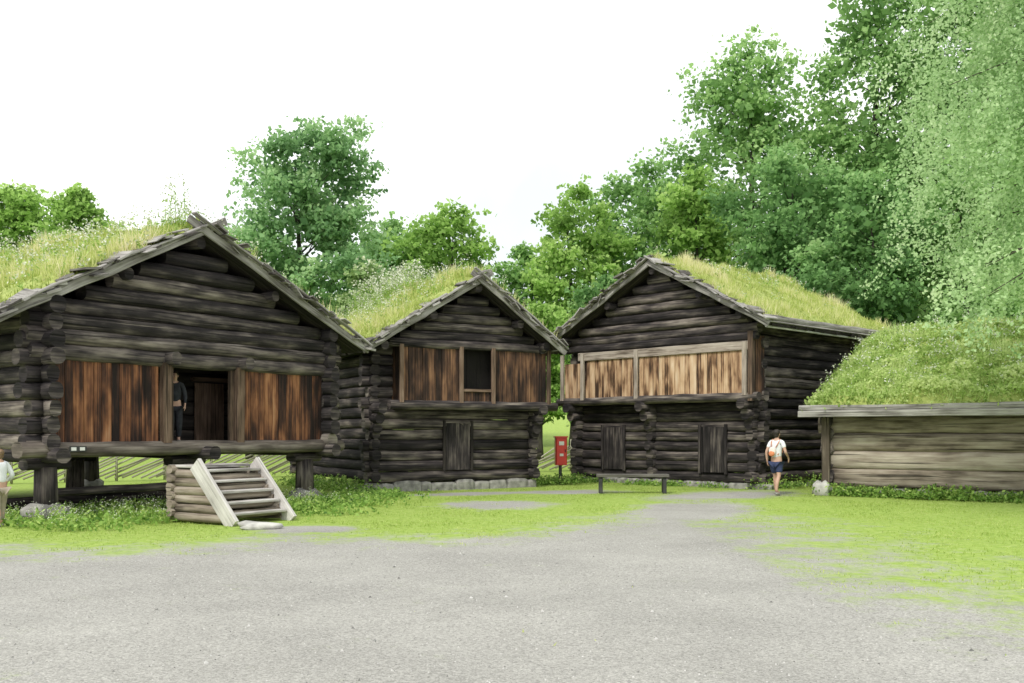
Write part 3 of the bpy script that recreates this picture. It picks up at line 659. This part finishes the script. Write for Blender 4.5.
# ============================================================ pole fence behind
def fence(x0, y0_, x1, y1_, label):
    a = Vector((x0, y0_, gz(x0, y0_))); b_ = Vector((x1, y1_, gz(x1, y1_))); Ln = (b_-a).length; d = (b_-a).normalized(); nn_ = Vector((-d.y, d.x, 0))
    f = empty('pole_fence', a, 0, label, 'fence', None); n = int(Ln/1.5)
    for i in range(n+1):
        c = d*(Ln*i/n)
        for s in (-.09, .09):
            mb = MB(); p = c+nn_*s; mb.tube([p, p+Vector((rnd.uniform(-.03, .03), 0, 1.25))], [.03, .022], 6); mb.build('fence_post', M['fence'], f)
    mb = MB(); q = -.6
    while q < Ln-.2:
        mb.tube([d*max(q, 0)+Vector((0, 0, .05+rnd.uniform(0, .1))), d*min(q+2.2, Ln)+Vector((0, 0, 1.02+rnd.uniform(-.05, .12)))], [.035, .026], 6, rnd.uniform(-.1, .1)); q += rnd.uniform(.22, .32)
    mb.build('slanted_rails', M['fence'], f)
fence(-17, 30.5, -6.6, 37.5, 'pale fence of slanted poles seen beneath the raised storehouse')
fence(.4, 38.5, 4.2, 39.5, 'short pale pole fence seen in the gap between two houses')

# ============================================================ trees
def tree(name, label, px, top, bot, half, Y, mat, nl=9000, ls=.2, cat='tree', group=None, nb=18, shape=0, bark='bark', airy=0):
    """px, half: bearing and half width (1/1000 rad) ; top, bot: crown limits in the same unit about eye level"""
    k = Y/1000; x = (px-512)*k; zt = 1.6+(433-top)*k; zb = 1.6+(433-bot)*k; R = half*k; g0 = gz(x, Y)
    t = empty(name, (x, Y, g0), 0, label, cat, group)
    zb = max(zb-g0, .6); zt = zt-g0; H = zt-zb
    bl = []
    for i in range(nb):
        f = (i+.5)/nb; z = zb+H*(.08+.80*f)
        pr = math.sin(math.pi*min(1, .2+.68*f))**.6 if shape == 0 else math.sin(math.pi*min(1, .30+.62*f))**.8
        a = i*2.399+rnd.uniform(-.5, .5); rr = R*pr*rnd.uniform(.35, .88); br = R*(.25+.19*pr)*rnd.uniform(.65, 1.2)*(1-.08*airy)
        bl.append((Vector((math.cos(a)*rr, math.sin(a)*rr*.8, z+rnd.uniform(-.04, .04)*H)), br))
    bl.append((Vector((R*rnd.uniform(-.15, .15), 0, zt-R*.28)), R*.26))
    mb = MB(); tp = []; th = zt-.2*H
    r0 = .014*zt+.05
    for i in range(8):
        f = i/7; tp.append(Vector((math.sin(f*2+px)*.03*zt*f, math.cos(f*3+px)*.02*zt*f, th*f)))
    mb.tube(tp, [r0*(1.25 if i == 0 else 1)*(1-.88*i/7) for i in range(8)], 9, 0, .01)
    for c, br in bl:
        zs = max(.12*zt, c.z-rnd.uniform(.5, 1.1)*math.hypot(c.x, c.y)-.05*H); f = min(.95, zs/th)
        ii = min(6, int(f*7)); p0 = tp[ii].lerp(tp[ii+1], f*7-ii); mid = p0.lerp(c, .5)+Vector((0, 0, -.04*H*rnd.random()))
        rl = r0*(1-.8*f)*.42
        mb.tube([p0, mid, c], [rl, rl*.6, rl*.15], 6)
    mb.build('trunk', M[bark], t)
    tot = sum(b_[1]**2 for b_ in bl); PP = []; TT = []; SS = []
    for c, br in bl:
        nc = rnd.randint(24, 36); n_per = int(nl*br*br/tot/nc); bt = rnd.gauss(0, .11)
        for j in range(nc):
            d = Vector((rnd.gauss(0, 1), rnd.gauss(0, 1), rnd.gauss(.15, .8))).normalized(); rad = br*rnd.uniform(.45, 1.2)
            cc = c+Vector((d.x*rad, d.y*rad, d.z*rad*.85)); sg = br*rnd.uniform(.13, .28)
            n_ = max(4, int(n_per*rnd.uniform(.4, 1.6)))
            p = rng.normal(size=(n_, 3))*np.array([sg, sg, sg*.5])+np.array(cc); PP.append(p); SS.append(rng.uniform(.55, 1.3, n_)*ls)
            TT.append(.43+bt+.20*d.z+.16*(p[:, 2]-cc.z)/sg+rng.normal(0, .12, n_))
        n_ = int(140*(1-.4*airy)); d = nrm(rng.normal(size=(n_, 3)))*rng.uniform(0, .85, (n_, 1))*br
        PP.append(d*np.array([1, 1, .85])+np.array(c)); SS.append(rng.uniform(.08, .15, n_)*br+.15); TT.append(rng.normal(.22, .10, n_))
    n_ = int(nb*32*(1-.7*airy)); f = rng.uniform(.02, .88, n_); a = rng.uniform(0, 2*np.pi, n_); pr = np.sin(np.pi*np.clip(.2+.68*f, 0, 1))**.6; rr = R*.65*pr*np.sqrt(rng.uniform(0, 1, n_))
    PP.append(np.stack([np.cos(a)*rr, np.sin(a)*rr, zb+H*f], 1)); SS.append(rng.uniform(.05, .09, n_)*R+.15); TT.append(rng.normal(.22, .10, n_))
    PP = np.concatenate(PP); TT = np.clip(np.concatenate(TT), 0, 1); SS = np.concatenate(SS)
    keep = PP[:, 2] > .15
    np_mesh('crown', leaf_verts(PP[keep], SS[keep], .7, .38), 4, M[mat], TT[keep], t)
    return t
TR = [
 ('leafy_tree', 'bushy green tree cut off by the left frame edge', 12, 180, 300, 48, 46, 'leafyel', 6000, .22, 0, 0),
 ('leafy_tree', 'small round tree top just above the left end of the storehouse roof', 76, 184, 300, 36, 44, 'leafyel', 4200, .20, 0, 0),
 ('leafy_tree', 'round lone dark green tree rising behind the left storehouse roof', 304, 116, 330, 80, 42, 'leafblue', 18500, .205, 0, .45),
 ('leafy_tree', 'low rounded tree right of the lone round tree, over the middle roof', 388, 212, 380, 50, 56, 'leafmid', 8000, .27, 0, 0),
 ('leafy_tree', 'broad yellow-green tree directly above the middle house roof', 446, 197, 380, 62, 54, 'leafyel', 11000, .26, 0, 0),
 ('leafy_tree', 'low green tree filling the gap right of the middle roof peak', 515, 240, 425, 44, 52, 'leafmid', 8000, .25, 0, 0),
 ('leafy_tree', 'yellow-green tree left of the tall house peak', 574, 176, 420, 60, 50, 'leafyel', 14000, .24, 0, 0),
 ('leafy_tree', 'mid-height tree whose top stands above the tall house peak', 640, 152, 400, 66, 54, 'leafmid', 14000, .26, 0, 0),
 ('tall_tree', 'very tall tree with a ragged open crown right of the tall house peak', 742, 30, 400, 92, 50, 'leafmid', 27000, .235, 1, .35),
 ('leafy_tree', 'dark broad tree behind the right slope of the tall house roof', 790, 140, 400, 84, 43, 'leafdark', 18000, .205, 0, 0),
 ('leafy_tree', 'green tree between the tall ragged tree and the tall house peak', 692, 165, 400, 56, 47, 'leafyel', 11000, .23, 0, 0),
 ('tall_tree', 'towering tree reaching past the top edge right of the ragged tall tree', 878, -60, 380, 92, 50, 'leafmid', 26000, .25, 1, 0),
 ('tall_tree', 'towering tree behind the birch at the upper right corner', 985, -120, 380, 105, 46, 'leafmid', 22000, .24, 1, 0),
 ('leafy_tree', 'dark spreading tree standing above the gap between tall house and shed', 868, 170, 420, 70, 38, 'leafdark', 15000, .185, 0, 0),
 ('leafy_tree', 'dense green tree rising directly behind the turf shed', 970, 150, 420, 80, 38, 'leafmid', 15000, .195, 0, 0),
 ('shrub', 'tall bush behind the narrow gap left of the tall house', 540, 300, 425, 36, 44, 'leafyel', 5500, .19, 0, 0),
 ('shrub', 'dark bush behind the right end of the storehouse roof', 250, 255, 420, 50, 45, 'leafdark', 5500, .2, 0, 0),
 ('shrub', 'bush behind the tall house visible over its left eave', 600, 270, 425, 45, 46, 'leafdark', 6500, .2, 0, 0),
 ('shrub', 'bush behind the storehouse seen beneath its raised floor at the left', 60, 300, 435, 60, 52, 'leafyel', 3500, .28, 0, 0),
 ('shrub', 'bush behind the storehouse seen beneath its floor further right', 165, 300, 435, 60, 54, 'leafyel', 3500, .28, 0, 0),
 ('shrub', 'pale blossoming bush showing above the roofs of the two left houses', 372, 256, 420, 52, 38, 'leafflower', 7500, .13, 0, 0),
]
for (nm, lb, px, tp_, bt_, hf, Y, mt, nl, ls, sh, ai) in TR:
    tree(nm, lb, px, tp_, bt_, hf, Y, mt, nl, ls, 'tree' if 'tree' in nm else 'bush', shape=sh, nb=34 if nl > 20000 else 22, airy=ai)

# weeping birch beside the shed
BT = empty('birch_tree', (11.4, 18.5, 0), 0, 'pale weeping birch hanging its branches in front of the shed roof', 'birch')
mb = MB(); tp = [Vector((math.sin(i*.7)*.15, math.cos(i*.5)*.12, i*1.7)) for i in range(9)]
mb.tube(tp, [.24*(1-.11*i) for i in range(9)], 10, 0, .01)
mb.build('trunk', M['birchbark'], BT)
PP = []; TT = []; mb = MB()
for i in range(84):
    f = rnd.uniform(.30, 1.0); z0_ = 13.6*f; a = rnd.uniform(0, 2*math.pi) if i < 22 else rnd.uniform(2.0, 4.5); L_ = rnd.uniform(1.6, 4.9)*(1.15-.4*f)
    p0 = Vector((0, 0, z0_)); d = Vector((math.cos(a), math.sin(a), 0)); bend = rnd.uniform(1.0, 2.4); bt = rnd.gauss(0, .12)
    fn = lambda s: p0+d*L_*s+Vector((0, 0, bend*s-(bend+.8)*s*s))
    mb.tube([fn(0), fn(.3), fn(.6), fn(.85)], [.035, .024, .014, .006], 5)
    out = d*rnd.uniform(.1, .55)
    for q in range(32):
        s = rnd.uniform(.12, 1.05); p = fn(s)+Vector((rnd.gauss(0, .42), rnd.gauss(0, .42), rnd.gauss(0, .3))); ln = rnd.uniform(.3, 1.0)*rnd.choice((.8, 1.2, 2.2))
        zmin = 3.4+.5*max(0, (-1.5-p.x))
        if p.z-ln < zmin: ln = max(.3, p.z-zmin-rnd.random()*.7)
        sw = Vector((rnd.gauss(0, .32), rnd.gauss(0, .32), 0))+out*ln*.6
        n_ = int(ln*48)+8; tt = rng.uniform(0, 1, (n_, 1)); c = np.array(p)+np.sqrt(tt)*np.array(sw)-tt*tt*np.array([0, 0, ln])*.6-tt*np.array([0, 0, ln])*.4+rng.normal(size=(n_, 3))*(.11-.06*tt)
        PP.append(c); TT.append(np.full(n_, .46+bt+rnd.gauss(0, .12))+rng.normal(0, .12, n_))
mb.build('branches', M['twig'], BT)
PP = np.concatenate(PP); TT = np.clip(np.concatenate(TT), 0, 1)
keep = PP[:, 2] > 2.9; PP, TT = PP[keep], TT[keep]
np_mesh('crown', leaf_verts(PP, rng.uniform(.055, .095, len(PP)), .1, .36), 4, M['leafbirch'], TT, BT)

# ============================================================ weeds along the walls
def local(o_xy, ang, x, y): c, s = math.cos(ang), math.sin(ang); return (o_xy[0]+c*x-s*y, o_xy[1]+s*x+c*y)
angA = math.atan2(.826, .563)
P = []; T = []
def patch(cx, cy, rx, ry, n, h):
    for i in range(n):
        x = cx+rnd.gauss(0, rx); y = cy+rnd.gauss(0, ry); hh = h*rnd.uniform(.3, 1.1)
        k = rnd.randint(5, 10)
        for j in range(k): P.append((x+rnd.gauss(0, .07), y+rnd.gauss(0, .07), hh*rnd.random()+.02)); T.append(rnd.gauss(.5, .25))
for i in range(20):
    x = rnd.uniform(-.6, 6.4); y = rnd.uniform(-1.6, 2.2); p = local((-8.41, 18), angA, x, y); patch(p[0], p[1], .5, .5, 50, rnd.uniform(.10, .22))
for i in range(12): p = local((-8.41, 18), angA, rnd.uniform(-1, 7), -1.4+rnd.uniform(-.5, .5)); patch(p[0], p[1], .5, .3, 40, .16)
for i in range(22): p = local((8.28, 26), math.atan2(-.6, .8), .4+i*.38, -.40); patch(p[0], p[1], .22, .14, 55, rnd.uniform(.18, .34))
for i in range(6): p = local((-3.78, 27), math.radians(30), -.5, i*.9); patch(p[0], p[1], .3, .4, 60, .4)
for i in range(8): patch(-4.2+rnd.random()*1.2, 19.5+rnd.random()*6, .4, .4, 50, .18)
for i in range(5): patch(.6+i*.35, 30.2+i*.5, .3, .3, 50, .3)
for i in range(8): p = local((2.35, 33.41), math.atan2(-.728, .686), rnd.uniform(0, 6.5), -.45); patch(p[0], p[1], .3, .15, 25, .15)
for i in range(5): p = local((2.35, 33.41), math.atan2(-.728, .686), 7.1, i*1.1); patch(p[0], p[1], .3, .3, 40, .4)
P = np.array(P); V = leaf_verts(P, rng.uniform(.05, .11, len(P)), .8, .3)
tag(np_mesh('weeds', V, 4, M['weed'], np.clip(np.array(T), 0, 1)), 'low leafy weeds growing along the log walls and under the raised house', 'weeds', kind='stuff')
Q = []
for i in range(300): Q.append((*local((-8.41, 18), angA, rnd.uniform(-1, 6.8), rnd.uniform(-2.0, 1.0)), 0))
o = stems(np.array(Q), rng.uniform(.15, .38, len(Q)), M['flower'], 'small_wild_flowers', None, hs=.024); tag(o, 'tiny pale flowers in the grass before the raised storehouse', 'flowers', kind='stuff')
for ob in C.objects:
    if ob.name.startswith('flower_stalks') and ob.parent is None: tag(ob, 'thin green stalks of the tiny flowers before the raised storehouse', 'flower stalks', kind='stuff')

# ============================================================ people
def skinmesh(name, joints, edges, mat, parent, root=0, sub=2):
    me = bpy.data.meshes.new(name); keys = list(joints); ix = {k: i for i, k in enumerate(keys)}
    me.from_pydata([joints[k][0] for k in keys], [(ix[a], ix[b_]) for a, b_ in edges], [])
    o = bpy.data.objects.new('tmp', me); C.objects.link(o); sm = o.modifiers.new('s', 'SKIN'); sm.use_smooth_shade = True
    sv = me.skin_vertices[0].data
    for k in keys:
        r = joints[k][1]; r = r if isinstance(r, tuple) else (r, r); sv[ix[k]].radius = r; sv[ix[k]].use_root = (ix[k] == root)
    ss = o.modifiers.new('b', 'SUBSURF'); ss.levels = sub; ss.render_levels = sub
    dg = bpy.context.evaluated_depsgraph_get(); nm = bpy.data.meshes.new_from_object(o.evaluated_get(dg)); nm.name = name
    bpy.data.objects.remove(o); nm.materials.clear(); nm.materials.append(mat)
    r = bpy.data.objects.new(name, nm); C.objects.link(r); r.parent = parent; return r
def person(loc, rz, h, label, shirt, bottom, hair, longpants=False, longsleeve=False, step=.09, wide=.13):
    p = empty('person', loc, rz, label, 'person'); k = h/1.70
    def s(x, y, z): return (x*k, y*k, z*k)
    J = {'pel': (s(0, 0, .94), (wide*k, .095*k)), 'bel': (s(0, .01, 1.08), (.12*k, .085*k)), 'che': (s(0, .02, 1.26), (.145*k, .095*k)), 'nb': (s(0, .02, 1.41), (.085*k, .07*k)),
         'nk': (s(0, .03, 1.47), .050*k), 'h1': (s(0, .05, 1.525), (.058*k, .07*k)), 'h2': (s(0, .045, 1.60), (.074*k, .092*k)), 'h3': (s(0, .035, 1.665), (.055*k, .068*k))}
    E = [('pel', 'bel'), ('bel', 'che'), ('che', 'nb'), ('nb', 'nk'), ('nk', 'h1'), ('h1', 'h2'), ('h2', 'h3')]
    for q, n_ in ((-1, 'l'), (1, 'r')):
        st = step*q; sw = -step*.8*q
        ex, ey, wx, wy, wz = q*.235, -.02+sw*.5, q*.225, .08+sw, .90
        if n_ == 'r': ex, ey, wx, wy, wz = q*.27, -.04, q*.26, .16, .98
        J['sh'+n_] = (s(q*.165, .02, 1.375), .052*k); J['el'+n_] = (s(ex, ey, 1.12), .038*k); J['wr'+n_] = (s(wx, wy, wz), .024*k); J['pa'+n_] = (s(wx-q*.005, wy+.03, wz-.055), (.034*k, .018*k))
        E += [('nb', 'sh'+n_), ('sh'+n_, 'el'+n_), ('el'+n_, 'wr'+n_), ('wr'+n_, 'pa'+n_)]
        hx, hy, hz = wx-q*.005, wy+.03, wz-.055
        for fi, (fx, fl) in enumerate(((.028, .062), (.010, .072), (-.010, .068), (-.027, .052))):
            J['f%d%s' % (fi, n_)] = (s(hx, hy+.01+fx, hz-.045), .0085*k); J['g%d%s' % (fi, n_)] = (s(hx-q*.015, hy+.02+fx, hz-.045-fl*.6), .007*k)
            E += [('pa'+n_, 'f%d%s' % (fi, n_)), ('f%d%s' % (fi, n_), 'g%d%s' % (fi, n_))]
        J['th'+n_] = (s(hx-q*.02, hy+.045, hz), .0095*k); J['ti'+n_] = (s(hx-q*.035, hy+.055, hz-.03), .008*k); E += [('pa'+n_, 'th'+n_), ('th'+n_, 'ti'+n_)]
        lift = .05 if st < -.12 else 0
        J['hp'+n_] = (s(q*.085, 0, .86), .088*k); J['kn'+n_] = (s(q*.09, st*.5+.04, .49), .055*k); J['ca'+n_] = (s(q*.088, st*.8-.01, .33), .054*k); J['an'+n_] = (s(q*.085, st, .085+lift), .036*k)
        J['to'+n_] = (s(q*.105, st+.13, .035), .035*k)
        E += [('pel', 'hp'+n_), ('hp'+n_, 'kn'+n_), ('kn'+n_, 'ca'+n_), ('ca'+n_, 'an'+n_), ('an'+n_, 'to'+n_)]
    skinmesh('body', J, E, M['skin'], p)
    mb = MB(); mb.blob(s(0, .133, 1.575), (.012*k, .018*k, .022*k), irr=0)
    mb.build('nose', M['skin'], p)
    for q in (-1, 1):
        mb = MB(); mb.blob(s(q*.074, .033, 1.585), (.012*k, .02*k, .032*k), irr=0); mb.build('ear', M['skin'], p)
        mb = MB(); mb.blob(s(q*.03, .119, 1.60), (.011*k, .008*k, .007*k), irr=0); mb.build('eye', M['eye'], p)
    mb = MB(); mb.blob(s(0, .123, 1.53), (.024*k, .008*k, .006*k), irr=0); mb.build('mouth', M['packd'], p)
    mb = MB(); mb.blob(s(0, .011, 1.625), (.088*k, .095*k, .092*k), irr=.05, nu=14, nv=9); mb.blob(s(0, -.010, 1.56), (.070*k, .06*k, .065*k), irr=.05, nu=12); mb.build('hair', M[hair], p)
    Js = {a: J[a] for a in ('pel', 'bel', 'che', 'nb', 'shl', 'shr')}
    Js = {a: (c, tuple(v*1.16+.006 for v in (r if isinstance(r, tuple) else (r, r)))) for a, (c, r) in Js.items()}
    Js['nb'] = (Js['nb'][0], (.09*k, .072*k))
    Es = [('pel', 'bel'), ('bel', 'che'), ('che', 'nb'), ('nb', 'shl'), ('nb', 'shr')]
    for n_ in 'lr':
        a = Vector(J['sh'+n_][0]); b_ = Vector(J['el'+n_][0]); Js['sl'+n_] = (tuple(a.lerp(b_, .62 if not longsleeve else 1)), .056*k); Es.append(('sh'+n_, 'sl'+n_))
        if longsleeve: Js['sw'+n_] = (tuple(b_.lerp(Vector(J['wr'+n_][0]), .9)), .036*k); Es.append(('sl'+n_, 'sw'+n_))
    skinmesh('shirt', Js, Es, M[shirt], p)
    Jb = {'pel': (tuple(Vector(J['pel'][0])-Vector((0, 0, .05*k))), (.155*k, .115*k))}; Eb = []
    for n_ in 'lr':
        a = Vector(J['hp'+n_][0])-Vector((0, 0, .05*k)); b_ = Vector(J['kn'+n_][0]); Jb['hp'+n_] = (tuple(a), .105*k); Jb['le'+n_] = (tuple(a.lerp(b_, .78 if not longpants else 1)), .090*k)
        Eb += [('pel', 'hp'+n_), ('hp'+n_, 'le'+n_)]
        if longpants: Jb['lo'+n_] = (tuple(Vector(J['an'+n_][0])+Vector((0, 0, .04))), .06*k); Eb.append(('le'+n_, 'lo'+n_))
    skinmesh('trousers' if longpants else 'shorts', Jb, Eb, M[bottom], p)
    for n_ in 'lr':
        a = Vector(J['an'+n_][0]); t_ = Vector(J['to'+n_][0]); mb = MB()
        mb.blob(((a.x+t_.x)/2, (a.y+t_.y)/2-.01*k, .042*k), (.048*k, .125*k, .042*k), irr=.03, nu=12); mb.build('shoe', M['shoe'], p)
    return p
person((6.82, 25.8, 0), math.radians(-38), 1.68, 'person seen from behind in pale T-shirt and navy shorts, walking beside the tall house', 'shirt', 'shorts', 'hair', step=-.19)
bp_ = empty('backpack', (6.82, 25.8, 0), math.radians(-38), 'small cream and orange bag on the back of the walking person', 'backpack')
mb = MB(); mb.blob((-.05, -.135, 1.12), (.10, .065, .13), irr=.04, nu=14, nv=9); mb.build('bag', M['pack'], bp_)
mb = MB(); mb.blob((-.05, -.185, 1.07), (.085, .035, .07), irr=.04, nu=12); mb.build('pocket', M['packd'], bp_)
for q in (-1, 1):
    mb = MB(); mb.tube([Vector((q*.06-.03, -.12, 1.22)), Vector((q*.10, -.09, 1.36)), Vector((q*.10, .0, 1.44)), Vector((q*.105, .09, 1.40)), Vector((q*.11, .15, 1.28)), Vector((q*.13, .08, 1.10)), Vector((q*.10-.02, -.12, 1.05))], [.011]*7, 6); mb.build('strap', M['packd'], bp_)
person((-8.70, 17.0, 0), math.radians(60), 1.32, 'child in pale top cut off by the left frame edge beside the storehouse', 'shirt', 'jeans', 'hairl', True, True)
px_, py_ = local((-8.41, 18), angA, 3.12, .45)
person((px_, py_, 1.39), math.radians(200), 1.50, 'person in dark clothes standing in the left side of the raised doorway', 'darkcloth', 'darkcloth', 'hair', True, True, step=.03)
print('done', len(C.objects))
